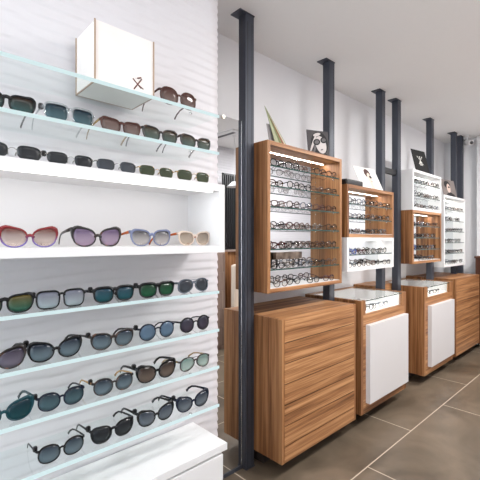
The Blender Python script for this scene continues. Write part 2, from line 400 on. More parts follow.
L('l_green', (62,74,52), (92,102,76), tbot=.1); L('l_redbrown', (104,66,60), (250,240,234), ttop=.2, tbot=.85, k=1); L('l_purple', (98,82,108), (214,196,214), ttop=.2, tbot=.75, k=1)
L('l_greygrad', (72,70,74), (240,236,234), ttop=.2, tbot=.8, k=1); L('l_beige', (136,120,104), (244,232,218), ttop=.3, tbot=.8, k=1)
L('l_amber', (110,92,36), (60,130,110), tbot=.1); L('l_pale', (128,130,146), (215,225,228), ttop=.45, tbot=.7, k=1); L('l_teal', (48,72,92), (40,110,120), tbot=.1)
L('l_fgreen', (34,62,42), (40,118,78), tbot=.1); L('l_slate', (62,66,76), (92,98,106), tbot=.1); L('l_violet', (60,52,74), (190,180,200), tbot=.5)
L('l_blue', (18,34,56), (176,200,212), tbot=.45); L('l_ltblue', (112,138,166), (136,168,196), ttop=.15, tbot=.2); L('l_purpgrey', (66,64,80), (92,80,96), tbot=.1)
L('l_petrol', (18,58,72), (34,92,100), tbot=.1); L('l_brgrad', (62,50,44), (190,166,150), tbot=.5); L('l_sage', (98,126,118), (225,236,230), ttop=.3, tbot=.75, k=1)
L('l_steel', (54,66,84), (186,196,206), tbot=.5)

def az(px): return math.radians(43) + math.atan((px-240)/376)
def sunglasses(x0, x1, h, st, frame, lens, label, group, temple=None, Y=1.152, tagged=True, rz=0, width=None):
    """placed by the two ends of the pair; the ends give its size"""
    X0, X1 = Y*math.tan(az(x0)), Y*math.tan(az(x1))
    s0 = ST[st]; full = 4*s0['a']+s0.get('br',.016)+2*s0.get('t',.0035)+.006
    k = (width or (X1-X0))/full; k = max(.86, min(1.12, k))
    cx = (X0+X1)/2
    t = thing('sunglasses', label, 'sunglasses', (cx, Y, H(h)), group, rz)
    t.rotation_euler = (0,0,rz)
    P = glasses_meshes(s0, frame, lens); fm, lm = M[frame], M[lens]; tm = M[temple] if temple else fm
    def part(name, bm, m, parent=t):
        bmesh.ops.scale(bm, vec=(k,min(k,1.02),k), verts=bm.verts[:])
        o = bpy.data.objects.new(name, mesh(name, bm, m)); C.objects.link(o); o.parent = parent; return o
    part('front_frame', P['frame'], fm)
    part('lens', P['lensL'], lm); part('lens', P['lensR'], lm)
    tl = part('temple', P['templeL'], tm); part('temple', P['templeR'], tm)
    if tagged:
        hw, hz, wy = P['hinge']; bm = bmesh.new()
        bx(bm, -hw-.008, -hw+.004, wy+.014, wy+.026, hz-.005, hz+.011)
        bmesh.ops.bevel(bm, geom=bm.edges[:], offset=.002, segments=2, affect='EDGES')
        part('security_tag', bm, M['black'], tl)
    return t
gA = 'sunglasses on the glass shelves above the niche'; gC = 'thin metal sunglasses on the niche top'; gD = 'sunglasses inside the white niche'; gE = 'sunglasses on the glass shelves below the niche'
S = sunglasses
S(160,197,.483,'over','f_brown','l_rose','big round brown sunglasses alone at the right end of the topmost glass shelf', gA, tagged=False)
S(-24,34,.34,'way','f_black','l_brownteal','black sunglasses with brown lenses, leftmost on the shelf above the niche top', gA, width=.145, tagged=False)
S(43,95,.34,'square','f_clear','l_bluegrey','clear framed sunglasses with blue-grey lenses on the shelf above the niche', gA)
S(101,141,.34,'way','f_brown','l_rose','brown sunglasses with rosy lenses and gold temples on the shelf above the niche', gA, 'f_gold', tagged=False)
S(143,178,.34,'butter','f_tort','l_brgreen','tortoiseshell sunglasses with brown-green lenses, second from right above the niche', gA, tagged=False)
S(181,211,.34,'butter','f_tort','l_brgreen','tortoiseshell sunglasses at the right end of the shelf under the topmost one', gA, tagged=False)
zC = .212
S(-12,35,zC,'rimless','f_metal','l_dark','rimless dark sunglasses at the left end of the niche top', gC, tagged=False, width=.145, Y=1.118)
S(46,94,zC,'rimless','f_metal','l_dark','rimless dark sunglasses with black tag, second from left on the niche top', gC, Y=1.118)
S(96,137,zC,'rimless','f_metal','l_slate','rimless slate-blue sunglasses in the middle of the niche top', gC, tagged=False, Y=1.118)
S(139,174,zC,'rimless','f_gold','l_green','rimless green-lens sunglasses, second from right on the niche top', gC, tagged=False, Y=1.118)
S(177,210,zC,'rimless','f_gold','l_green','rimless green-lens sunglasses at the right end of the niche top', gC, tagged=False, Y=1.118)
zD = -.021
S(-1,58,zD,'cat','f_redblue','l_redbrown','red and purple cat-eye sunglasses, leftmost inside the white niche', gD, 'f_claret', tagged=False)
S(71,122,zD,'cat','f_tort','l_purple','dark cat-eye sunglasses with pale purple lenses inside the niche', gD, tagged=False)
S(131,171,zD,'butter','f_slate','l_greygrad','slate-blue sunglasses with grey fading lenses and orange temples inside the niche', gD, 'f_orange', tagged=False)
S(179,210,zD,'butter','f_nude','l_beige','pale nude sunglasses with orange temples, rightmost inside the niche', gD, 'f_orange', tagged=False)
e = SH['E']
S(-20,27,e,'way','f_black','l_amber','black sunglasses with amber-green lenses, leftmost directly below the niche', gE, width=.145, tagged=False)
S(35,86,e,'square','f_black','l_pale','big black square sunglasses with pale see-through lenses below the niche', gE)
S(93,135,e,'flat','f_black','l_teal','flat-topped black sunglasses with blue-teal lenses below the niche', gE)
S(139,175,e,'flat','f_black','l_fgreen','flat-topped black sunglasses with vivid green lenses below the niche', gE)
S(178,209,e,'navi','f_grey','l_slate','dark grey aviator sunglasses with double bridge, right end directly below the niche', gE, tagged=False)
e = SH['F']
S(-32,20,e,'cat','f_tort','l_violet','tortoiseshell cat-eye sunglasses with violet lenses, left end of second shelf below niche', gE, width=.145, tagged=False)
S(28,82,e,'cat','f_black','l_blue','large black cat-eye sunglasses with blue fading lenses, second shelf below the niche', gE)
S(91,134,e,'butter','f_tort','l_blue','black and tortoiseshell sunglasses with blue lenses, middle of second shelf below niche', gE)
S(139,175,e,'round','f_navy','l_ltblue','round thin-rimmed sunglasses with light blue lenses on the second shelf below niche', gE)
S(180,210,e,'round','f_black','l_purpgrey','round dark sunglasses with purple-grey lenses, right end of second shelf below niche', gE, tagged=False)
e = SH['G']
S(-25,30,e,'cat','f_teal','l_petrol','petrol-teal cat-eye sunglasses at the left end of the third shelf below niche', gE, width=.145, tagged=False)
S(37,85,e,'over','f_navy','l_bluegrey','oversized round navy sunglasses on the third shelf below the niche', gE)
S(93,134,e,'over','f_tort','l_blue','round tortoiseshell sunglasses with tan temples on the third shelf below niche', gE, 'f_tan')
S(137,176,e,'cat','f_black','l_brgrad','black cat-eye sunglasses with brown fading lenses on the third shelf below niche', gE)
S(180,210,e,'navi','f_tort','l_sage','aviator sunglasses with pale sage lenses, right end of third shelf below niche', gE, 'f_gold', tagged=False)
e = SH['H']
S(37,85,e,'over','f_black','l_blue','round black sunglasses farthest left on the lowest glass shelf', gE)
S(91,134,e,'butter','f_black','l_dark','black sunglasses with dark lenses in the middle of the lowest glass shelf', gE)
S(138,174,e,'cat','f_black','l_steel','black cat-eye sunglasses, second from right on the lowest glass shelf', gE)
S(177,209,e,'cat','f_navy','l_steel','navy cat-eye sunglasses at the right end of the lowest glass shelf', gE)

# square white display box on the topmost shelf
t = thing('display_box', 'white square display box with tan edges on the topmost glass shelf', 'box', (.56,1.2,H(.483)))
x0,x1,y0,y1,z0,z1 = .455,.66,1.135,1.295,H(.483),H(.483)+.19
box('box_body', x0+.003, x1-.003, y0+.003, y1-.003, z0+.001, z1, M['cream'] if 0 else plain('white_card', (232,226,222), .6), t)
bm = bmesh.new(); q = .004
for X in (x0, x1-q):
    for Y in (y0, y1-q): bx(bm, X, X+q, Y, Y+q, z0, z1+.001)
for Y in (y0, y1-q): bx(bm, x0+q, x1-q, Y, Y+q, z0, z0+q)
for X in (x0, x1-q): bx(bm, X, X+q, y0+q, y1-q, z0, z0+q)
bmesh.ops.remove_doubles(bm, verts=bm.verts[:], dist=1e-5)
obj('edge_binding', bm, plain('tan_binding', (166,140,116), .5), t)
bm = bmesh.new()
for (ax,azz,bx_,bz_,w) in ((-.014,.012,.014,.052,.0022),(.012,.020,-.012,.040,.002),(-.002,.05,.012,.056,.0025),(-.012,.040,-.018,.046,.002),(.0,.030,.020,.020,.0018)):
    p0 = Vector((.60+ax, y0+.0022, z0+azz)); p1 = Vector((.60+bx_, y0+.0022, z0+bz_)); sweep(bm, [p0,p1], .0008, w, 6)
obj('mark', bm, plain('brown_ink', (96,44,30), .5), t)

# ------------------------------------------------------------------ mirror beside the carved wall
YM = 1.573
t = thing('wall_mirror', 'tall frameless mirror panel between carved wall and first charcoal post', 'mirror', (1.29,YM,0))
box('mirror_pane', 1.0895, 1.486, YM, YM+.004, .02, H(.682), M['mirror'], t)
box('backing', 1.0895, 1.486, YM+.004, YM+.012, .02, H(.682), M['pole'], t)
box('edge_strip', 1.478, 1.486, YM-.003, YM, .02, H(.682), M['chrome'], t)
bm = bmesh.new(); cyl(bm, (1.339,YM,H(.676)), (1.339,YM-.008,H(.676)), .012, .010, 20)
obj('standoff', bm, fmat('steel', (205,198,186), .3, .9), t)
box('foot_rail', 1.0895, 1.486, YM-.004, YM+.012, 0, .02, M['pole'], t)

# ------------------------------------------------------------------ charcoal posts
PY0, PY1 = 1.543, 1.600
posts = [(1.482,1.550,'nearest charcoal post, between the wall mirror and the largest walnut box'),
         (2.322,2.386,'charcoal post between the largest walnut box and the second one'),
         (3.119,3.181,'charcoal post at the right end of the second box, left of a pair'),
         (3.430,3.495,'charcoal post left of the emblem card box, right one of a pair'),
         (4.240,4.306,'charcoal post behind the framed black emblem card, before the last white box'),
         (4.997,5.050,'charcoal post at the right end of the last white box'),
         (5.225,5.290,'farthest charcoal post near the end wall, with a white device on top')]
for i, (a, b, lab) in enumerate(posts):
    t = thing('support_post', lab, 'post', ((a+b)/2, 1.57, 0), 'charcoal posts')
    bm = bmesh.new(); zb_ = H(-.41) if i == 5 else 0
    bx(bm, a, b, PY0, PY1, zb_+.006, CEIL-.006)
    obj('shaft', bm, M['pole'], t, .0015)
    box('ceiling_plate', a-.045, b+.002, PY0-.004, PY1+.02, CEIL-.006, CEIL, M['pole'], t)
    box('foot_plate', a, b, PY0-.006, PY1+.006, zb_, zb_+.006, M['pole'], t)
    for s in (.25,.75):
        box('groove', a+(b-a)*s-.0015, a+(b-a)*s+.0015, PY0-.0008, PY0+.0005, zb_+.01, CEIL-.05, M['black'], t)
t = box('post_bracket', 3.181, 3.430, 1.556, 1.588, H(.60), H(.645), M['black']); tag(t, 'short black bracket bridging the pair of charcoal posts', 'bracket')
t = thing('security_camera', 'small white camera at the top of the farthest charcoal post', 'camera', (5.25,1.50,CEIL-.1))
bm = bmesh.new(); cyl(bm, (5.26,1.50,CEIL-.001), (5.26,1.50,CEIL-.03), .035, .03); cyl(bm, (5.26,1.50,CEIL-.03), (5.26,1.50,CEIL-.06), .012)
obj('mount', bm, M['white'], t)
bm = bmesh.new(); cyl(bm, (5.20,1.43,CEIL-.11), (5.29,1.53,CEIL-.07), .03, .034); obj('housing', bm, M['white'], t)
bm = bmesh.new(); cyl(bm, (5.196,1.4256,CEIL-.1117), (5.20,1.43,CEIL-.11), .02); obj('camera_lens', bm, M['black'], t)

# ------------------------------------------------------------------ hanging display boxes
BY0, BY1 = 1.440, YM
def hang_box(name, label, x0, x1, hb, ht, wm, wm_h, shelves, th=.024, led=True, power=1.5):
    z0, z1 = H(hb), H(ht)
    t = thing(name, label, 'display box', ((x0+x1)/2, BY0, z0), 'display boxes on the posts')
    for a, b in ((x0, x0+th), (x1-th, x1)): box('side_panel', a, b, BY0, BY1, z0, z1, wm, t, .0008)
    box('top_panel', x0+th, x1-th, BY0, BY1, z1-th, z1, wm_h, t, .0008)
    box('bottom_panel', x0+th, x1-th, BY0, BY1, z0, z0+th, wm_h, t, .0008)
    inner = box('bottom_liner', x0+th, x1-th, BY0+.004, BY1-.008, z0+th, z0+th+.002, M['white'], t)
    box('mirror_back', x0+th, x1-th, BY1-.008, BY1-.004, z0+th, z1-th, M['mirror'], t)
    box('backing_board', x0+th, x1-th, BY1-.004, BY1, z0+th, z1-th, wm, t)
    for h in shelves:
        s = box('glass_shelf', x0+th+.001, x1-th-.001, BY0+.008, BY1-.010, H(h)-.006, H(h), M['clear'], t)
        box('shelf_edge', x0+th+.001, x1-th-.001, BY0+.006, BY0+.008, H(h)-.008, H(h), M['edge'], s)
        for X in (x0+th+.004, x1-th-.004):
            bm = bmesh.new(); cyl(bm, (X,BY0+.05,H(h)-.006), (X,BY0+.05,H(h)-.012), .004, n=8); obj('shelf_pin', bm, M['chrome'], s)
    if led:
        box('led_strip', x0+th+.02, x1-th-.02, BY1-.013, BY1-.010, z1-th-.002, z1-th, M['led'], t)
    return t
W1 = hang_box('display_box', 'largest walnut display box holding six shelves of eyeglasses, nearest on posts', 1.554, 2.318, -.302, .565, M['wood_v'], M['wood_h'], [.43,.314,.194,.066,-.05,-.168])
W2 = hang_box('display_box', 'small walnut display box carrying the white portrait card', 2.390, 3.122, .020, .402, M['wood_v'], M['wood_h'], [.267,.159])
W2b = hang_box('display_box', 'small white display box fixed below the walnut box with the portrait card', 2.390, 3.122, -.228, .019, M['white'], M['white'], [-.106])
W3 = hang_box('display_box', 'white display box with the black emblem card on its top', 3.508, 4.222, .279, .655, M['white'], M['white'], [.54,.415])
W3b = hang_box('display_box', 'walnut display box hung below the white box with emblem card', 3.508, 4.222, -.222, .278, M['wood_v'], M['wood_h'], [.135,.024,-.088])
W4 = hang_box('display_box', 'tall white display box with six rows, farthest on the posts', 4.302, 4.995, -.292, .482, M['white'], M['white'], [.333,.215,.095,-.027,-.147])

# optical frames: prototypes with parts (near box) and one-mesh versions (far boxes)
OST = {
 'round': dict(a=.0230,b=.0180,n=2.1,t=.0032,dep=.003,br=.021,tz=.0030,len=.098,bz=.3,brow=.5),
 'oval':  dict(a=.0240,b=.0160,n=2.3,t=.0034,dep=.003,br=.019,tz=.0034,len=.098,cat=.1,brow=.5),
 'rect':  dict(a=.0250,b=.0148,n=3.4,t=.0034,dep=.003,br=.018,tz=.0040,len=.098,taper=.1,bz=.5,brow=.6),
 'panto': dict(a=.0240,b=.0170,n=2.5,t=.0036,dep=.003,br=.020,tz=.0034,len=.098,taper=.14,brow=.7),
}
OM = {'black':'f_black','tortoiseshell':'f_tort2','brown':'f_brown2','claret':'f_claret2','blue':'f_blue','grey metal':'f_metal','slate':'f_grey'}
M['f_tort2'] = two_tone('f_tort2', (30,18,14), (84,48,32), 60, .3, .4, .6); fmat('f_brown2', (56,32,26)); fmat('f_claret2', (66,26,30))
cache = {}
def proto(shape, col, folded, parts):
    k = (shape, col, folded, parts)
    if k in cache: return cache[k]
    P = glasses_meshes(OST[shape], None, None, folded=folded); fm = M[OM[col]]
    if parts:
        r = dict(front_frame=[mesh('front_frame', P['frame'], fm)], lens=[mesh('lens', P[q], M['optic']) for q in ('lensL','lensR')],
                 temple=[mesh('temple', P[q], fm) for q in ('templeL','templeR')])
    else:
        bm = bmesh.new()
        for i, q in enumerate(('frame','templeL','templeR','lensL','lensR')):
            me = bpy.data.meshes.new('tmp'); P[q].to_mesh(me); P[q].free()
            n0 = len(bm.faces); bm.from_mesh(me); bpy.data.meshes.remove(me)
            bm.faces.ensure_lookup_table()
            for f in bm.faces[n0:]: f.material_index = 1 if q.startswith('lens') else 0
        me = bpy.data.meshes.new('eyeglasses'); bm.to_mesh(me); bm.free(); me.materials.append(fm); me.materials.append(M['optic']); r = me
    cache[k] = r; return r
ORD = ['first','second','third','fourth','fifth','sixth','seventh']
def row(x0, x1, h, n, where, group, parts, cols, jit=.01, folded=None, Y=1.456, seed=0, front=True):
    rnd = random.Random(seed); step = (x1-x0)/n
    for i in range(n):
        col = cols[i % len(cols)]; shape = rnd.choice(list(OST)); fo = rnd.random() < .35 if folded is None else folded
        X = x0+step*(i+.5)+rnd.uniform(-jit,jit); rz = rnd.uniform(-.05,.05) if not fo else rnd.uniform(-.22,.22)
        yy = Y + (rnd.uniform(.012,.035) if fo else 0)
        lab = '%s-rimmed eyeglasses, %s from left, %s' % (col, ORD[i], where)
        if parts:
            t = thing('eyeglasses', lab, 'eyeglasses', (X,yy,H(h)), group, rz)
            for nm, ms in proto(shape, col, fo, True).items():
                for me in ms:
                    o = bpy.data.objects.new(nm, me); C.objects.link(o); o.parent = t
        else:
            o = bpy.data.objects.new('eyeglasses', proto(shape, col, fo, False)); C.objects.link(o)
            o.location = (X,yy,H(h)); o.rotation_euler = (0,0,rz); tag(o, lab, 'eyeglasses', group)
names6 = ['top shelf','second shelf','third shelf','fourth shelf','fifth shelf','sixth shelf']
pal = [['black','black','tortoiseshell','black','brown'],['brown','black','black','tortoiseshell','black'],['tortoiseshell','brown','slate','claret','brown'],
       ['black','claret','tortoiseshell','grey metal','black'],['claret','black','tortoiseshell','brown','black'],['black','grey metal','slate','black','tortoiseshell']]
for i, h in enumerate([.43,.314,.194,.066,-.05,-.168]):
    row(1.592, 2.29, h, 5, names6[i]+' of the largest walnut box', 'eyeglasses in the largest walnut box', True, pal[i], .006, seed=i+3)
row(1.60, 2.27, -.276, 4, 'bottom board of the largest walnut box', 'eyeglasses in the largest walnut box', True, ['tortoiseshell','black','black','claret'], .01, seed=31)
mixA = ['black','slate','black','tortoiseshell','black']
zz = [(W2, [.267,.159,.0465], 2.42, 3.09, 'of the walnut box carrying the portrait card', 5, 'eyeglasses in the portrait card box'),
      (W2b,[-.106,-.201], 2.42, 3.09, 'of the small white box', 5, 'eyeglasses in the small white box'),
      (W3, [.54,.415,.3055], 3.54, 4.19, 'of the white box under the emblem card', 5, 'eyeglasses in the emblem card box'),
      (W3b,[.135,.024,-.088,-.1955], 3.54, 4.19, 'of the farther walnut box', 5, 'eyeglasses in the farther walnut box'),
      (W4, [.333,.215,.095,-.027,-.147,-.2655], 4.335, 4.965, 'of the farthest white box', 5, 'eyeglasses in the farthest white box')]
sd = 50
for (_, hs, a, b, wh, n, g) in zz:
    for i, h in enumerate(hs):
        cols = mixA[i % 5:]+mixA[:i % 5]
        if wh.startswith('of the small white') and i == 0: cols = ['blue','claret','black','black','black']
        if wh.startswith('of the farther walnut') and i == 2: cols = ['blue','black','black','slate','black']
        nm = names6[i] if i < len(hs)-1 else 'bottom board'
        row(a, b, h, n, nm+' '+wh, g, False, cols, .006, seed=sd); sd += 1
# block in the largest box
t = thing('display_block', 'shiny grey-brown rectangular block lying on sixth shelf of largest walnut box', 'block', (1.74,1.53,H(-.168)))

t.location = (1.857, 1.543, H(-.168))
bm = bmesh.new(); bx(bm, 1.73, 1.985, 1.530, 1.556, H(-.168)+.048, H(-.168)+.092); obj('block', bm, two_tone('bronze_leaf', (74,60,52), (140,122,108), 12, .3, .4, .6), t, .002)
for X in (1.745, 1.96):
    box('foot', X, X+.008, 1.538, 1.547, H(-.168), H(-.168)+.048, M['black'], t)

# ------------------------------------------------------------------ cards on top of the boxes
def card(name, label, cat, cx, y, hz, w, h, yaw, lean, m, shapes, back=None):
    """flat card leaning back; local x right, z up; shapes: list of (part name, material, polygon points in 0..1 card units)"""
    t = thing(name, label, cat, (cx, y, hz), None)
    t.rotation_euler = (-lean, 0, yaw)
    bm = bmesh.new(); bx(bm, -w/2, w/2, 0, .004, .0012, h); bmesh.ops.bevel(bm, geom=bm.edges[:], offset=.0006, segments=1, affect='EDGES')
    o = bpy.data.objects.new('board', mesh('board', bm, m)); C.objects.link(o); o.parent = t
    for i, (nm, mm, pts) in enumerate(shapes):
        bm = bmesh.new(); yo = -.0005-.0003*i
        f = [bm.verts.new(((u-.5)*w, yo, v*h)) for u, v in pts]; g = [bm.verts.new(((u-.5)*w, -.0001, v*h)) for u, v in pts]
        bm.faces.new(f); bm.faces.new(g[::-1])
        for k in range(len(pts)):
            j = (k+1) % len(pts); bm.faces.new([f[k], f[j], g[j], g[k]])
        o = bpy.data.objects.new(nm, mesh(nm, bm, mm)); C.objects.link(o); o.parent = t
    return t
def ell(cx, cz, rx, rz, n=20, a0=0, rot=0):
    r = []
    for k in range(n):
        t = 2*PI*k/n; x, z = rx*math.cos(t), rz*math.sin(t)
        r.append((cx+x*math.cos(rot)-z*math.sin(rot), cz+x*math.sin(rot)+z*math.cos(rot)))
    return r
ink = lambda n, c: fmat(n, c, .6)
kD, kG, kL, kW = ink('ink_dark',(30,28,30)), ink('ink_grey',(96,92,94)), ink('ink_light',(196,188,186)), ink('ink_white',(236,234,232))
zt1 = H(.565)+.0012
card('photo_card', 'dark square photo card of a person wearing black glasses, on largest walnut box', 'photo card', 2.135, 1.50, zt1, .17, .185, math.radians(-22), math.radians(8), ink('photo_grey',(70,66,68)), [
  ('hair', kD, ell(.56,.50,.40,.46)), ('hair_strand', kL, ell(.28,.52,.05,.40,16,0,-.45)), ('hair_strand', kG, ell(.36,.42,.05,.40,16,0,-.3)), ('hair_strand', kL, ell(.46,.84,.18,.06,16,0,.3)), ('face', kL, ell(.62,.46,.24,.34,20,0,.3)),
  
  ('glasses_lens', kD, ell(.43,.55,.17,.12,16,0,.3)), ('glasses_lens', kD, ell(.76,.65,.16,.12,16,0,.3)),
  ('lens_glint', kG, ell(.43,.55,.11,.07,14,0,.3)), ('lens_glint', kG, ell(.76,.65,.10,.07,14,0,.3)), ('mouth', kG, ell(.64,.27,.06,.025,10,0,.3)), ('collar', kD, [(.2,.0),(.95,.0),(.85,.12),(.62,.10),(.40,.16)])])
gr = [ink('ink_olive',(128,134,92)), ink('ink_sage',(164,168,138)), ink('ink_rust',(150,104,80)), ink('ink_cream',(214,206,190))]
t = thing('folded_brochure', 'green and cream pointed folded brochure standing on the largest walnut box', 'brochure', (1.68,1.50,zt1))
def prism(name, pts, m, par, d=.003):
    bm = bmesh.new(); A = [bm.verts.new(p) for p in pts]; B = [bm.verts.new(Vector(p)+Vector((0,d,0))) for p in pts]
    bm.faces.new(A); bm.faces.new(B[::-1])
    for k in range(len(pts)):
        j = (k+1) % len(pts); bm.faces.new([A[k],A[j],B[j],B[k]])
    o = bpy.data.objects.new(name, mesh(name, bm, m)); C.objects.link(o); o.parent = par; return o
prism('cover', [(.015,0,0),(.132,0,0),(-.03,0,.160),(-.085,.0,.215)], gr[1], t)
prism('stripe', [(.062,-.003,0),(.080,-.003,0),(-.070,-.003,.19)], gr[0], t, .0028)
prism('stripe', [(.088,-.003,0),(.104,-.003,0),(-.05,-.003,.165)], gr[2], t, .0028)
prism('stripe', [(.108,-.003,0),(.119,-.003,0),(-.04,-.003,.158)], gr[3], t, .0028)
prism('shadow_leaf', [(-.015,.022,0),(.05,.022,0),(-.02,.010,.12),(-.055,.012,.12)], ink('ink_shadow',(150,146,146)), t)  # grey sheet standing in for the shadow behind the brochure

zt2 = H(.402)+.0012
card('portrait_card', 'white landscape card with a portrait in sunglasses, on second walnut box', 'photo card', 2.835, 1.475, zt2, .29, .21, math.radians(-6), math.radians(25), kW, [
  ('hair', ink('ink_hair',(84,58,52)), ell(.54,.74,.14,.20)), ('face', ink('ink_skin',(228,206,192)), ell(.575,.52,.095,.25)),
  ('neck', ink('ink_skin',(228,206,192)), [(.48,.02),(.66,.02),(.60,.40),(.50,.40)]), ('glasses_lens', kD, ell(.625,.58,.055,.07)), ('mouth', ink('ink_lip',(170,70,70)), ell(.61,.38,.025,.022,8)),
  ('caption_line', kL, [(.08,.86),(.40,.86),(.40,.875),(.08,.875)])])
t = box('glasses_case', 2.395, 2.63, 1.448, 1.53, H(.402), H(.402)+.042, M['black'], None, .012); tag(t, 'long black glasses case lying at the left of the portrait card', 'case')
zt3 = H(.655)+.0012
kk = ink('emblem_white',(222,220,214))
card('emblem_card', 'black upright card with a white hourglass emblem on the white box', 'card', 3.86, 1.480, zt3, .25, .25, math.radians(-8), math.radians(14), ink('card_black',(10,9,9)), [
  *[(n_, m_, [(.5+(u-.5)*.75, .54+(v-.45)*.75) for u, v in p_]) for n_, m_, p_ in (
  ('emblem', kk, [(.34,.60),(.66,.60),(.53,.47),(.66,.32),(.34,.32),(.47,.47)]), ('emblem_core', ink('card_black',(10,9,9)), [(.43,.565),(.57,.565),(.50,.50)]),
  ('emblem_horn', kk, [(.36,.62),(.28,.72),(.24,.70),(.31,.61)]), ('emblem_horn', kk, [(.64,.62),(.72,.72),(.76,.70),(.69,.61)]), ('emblem_crown', kk, ell(.50,.67,.07,.035,12)),
  ('emblem_base', kk, [(.30,.29),(.70,.29),(.70,.25),(.30,.25)]), ('emblem_base', kk, [(.36,.22),(.64,.22),(.64,.19),(.36,.19)]))]])
zt4 = H(.482)+.0012
card('photo_card', 'grey photo card of a dark-haired person on farthest white box', 'photo card', 4.67, 1.490, zt4, .30, .21, math.radians(-8), math.radians(12), ink('photo_pale',(122,112,108)), [
  ('hair', kD, ell(.40,.72,.22,.22)), ('face', ink('ink_skin2',(206,184,172)), ell(.47,.52,.13,.26)), ('glasses_lens', kD, ell(.50,.58,.07,.05)),
  ('shoulder', kD, [(.15,.0),(.90,.0),(.80,.18),(.55,.30),(.30,.22)])])

# ------------------------------------------------------------------ base cabinets
CY0, CY1 = 1.335, 1.815
ZT, ZB = H(-.425), H(-1.22)
def drawers_cab(label, x0, x1, ztop, cuts):
    t = thing('drawer_cabinet', label, 'cabinet', ((x0+x1)/2, CY0, 0), 'walnut cabinets under the display boxes')
    box('side_panel', x0, x0+.022, CY0-.002, CY1, ZB, ztop, M['wood_v'], t)
    box('side_panel', x1-.022, x1, CY0-.002, CY1, ZB, ztop, M['wood_v'], t)
    box('top_panel', x0+.022, x1-.022, CY0+.004, CY1, ztop-.022, ztop, M['wood_h'], t)
    box('body', x0+.022, x1-.022, CY0+.004, CY1, ZB, ztop-.022, M['wood_dark'], t)
    box('plinth', x0+.05, x1-.02, 1.52, CY1-.02, 0, ZB, M['plinth'], t)
    edges = [ztop-.002]+[H(c) for c in cuts]+[ZB]
    for a, b in zip(edges, edges[1:]):
        box('drawer', x0+.0225, x1-.0225, CY0-.004, CY0+.0005, b+.0028, a-.0028, M['wood_h'], t, .0008)
    return t
drawers_cab('nearest walnut cabinet of wide drawers, under the largest walnut box', 1.553, 2.318, H(-.434), [-.563,-.677,-.79,-.904,-1.018,-1.13])
drawers_cab('farthest walnut cabinet of wide drawers, next to the end wall', 4.312, 5.150, H(-.41), [-.548,-.652,-.758,-.864,-.970,-1.10])
def case_cab(label, x0, x1, wl, wr):
    t = thing('display_counter', label, 'display counter', ((x0+x1)/2, CY0, 0), 'glass-topped display counters')
    zt = ZT
    # tray floor at -.525
    box('side_panel', x0, x0+.03, CY0, CY1, ZB, zt, M['wood_v'], t)
    box('side_panel', x1-.03, x1, CY0, CY1, ZB, zt, M['wood_v'], t)
    box('front_stile', x0+.03, wl, CY0, CY0+.02, H(-.525), zt, M['wood_v'], t)
    box('front_stile', wr, x1-.03, CY0, CY0+.02, H(-.525), zt, M['wood_v'], t)
    box('front_rail', x0+.03, x1-.03, CY0, CY0+.02, H(-.61), H(-.525), M['wood_h'], t)
    box('lower_front', x0+.03, x1-.03, CY0, CY0+.02, ZB, H(-.61), M['wood_h'], t)
    box('body', x0+.03, x1-.03, CY0+.02, CY1, ZB, H(-.525), M['wood_dark'], t)
    box('back_rail', x0+.03, x1-.03, CY1-.035, CY1, H(-.525), zt, M['wood_h'], t)
    bm = bmesh.new()
    bx(bm, x0+.03, x1-.03, CY0+.02, CY1-.035, H(-.525), H(-.520)); bx(bm, x0+.03, x0+.036, CY0+.02, CY1-.035, H(-.520), zt-.008)
    bx(bm, x1-.036, x1-.03, CY0+.02, CY1-.035, H(-.520), zt-.008); bx(bm, x0+.036, x1-.036, CY1-.041, CY1-.035, H(-.520), zt-.008)
    obj('white_tray', bm, M['white'], t)
    box('glass_top', x0+.03, x1-.03, CY0+.001, CY1-.035, zt-.008, zt-.001, M['clear'], t)
    box('glass_front', wl, wr, CY0+.002, CY0+.007, H(-.525), zt-.008, M['clear'], t)
    box('glass_edge', wl, wr, CY0-.001, CY0+.001, zt-.008, zt-.001, M['edge'], t)
    d = box('drawer_front', wl+.004, wr+.05, CY0-.034, CY0, H(-1.15), H(-.598), M['white_drawer'], t, .0015, label='white drawer front')
    box('led_strip', wl, wr, CY0+.022, CY0+.025, zt-.011, zt-.008, M['led'], t)  # strip and its light added to brighten the tray, none visible there
    strip(t, wl, wr, CY0+.03, zt-.013, .8, .006, math.radians(50))
    box('plinth', x0+.05, x1-.05, 1.52, CY1-.02, 0, ZB, M['plinth'], t)
    return t
case_cab('nearer glass-topped display counter with a white drawer front', 2.394, 3.116, 2.455, 3.035)
case_cab('farther glass-topped display counter with a white drawer front', 3.498, 4.236, 3.575, 4.13)
# low walnut filler between the counters
t = box('filler_panel', 3.120, 3.496, 1.61, 1.815, 0, H(-.405), M['wood_h']); tag(t, 'low walnut filler panel behind the post pair between the two glass counters', 'panel')
t = box('filler_panel', 4.238, 4.310, 1.64, 1.815, 0, H(-.40), M['wood_v']); tag(t, 'narrow walnut filler between farther glass counter and last drawer cabinet', 'panel')
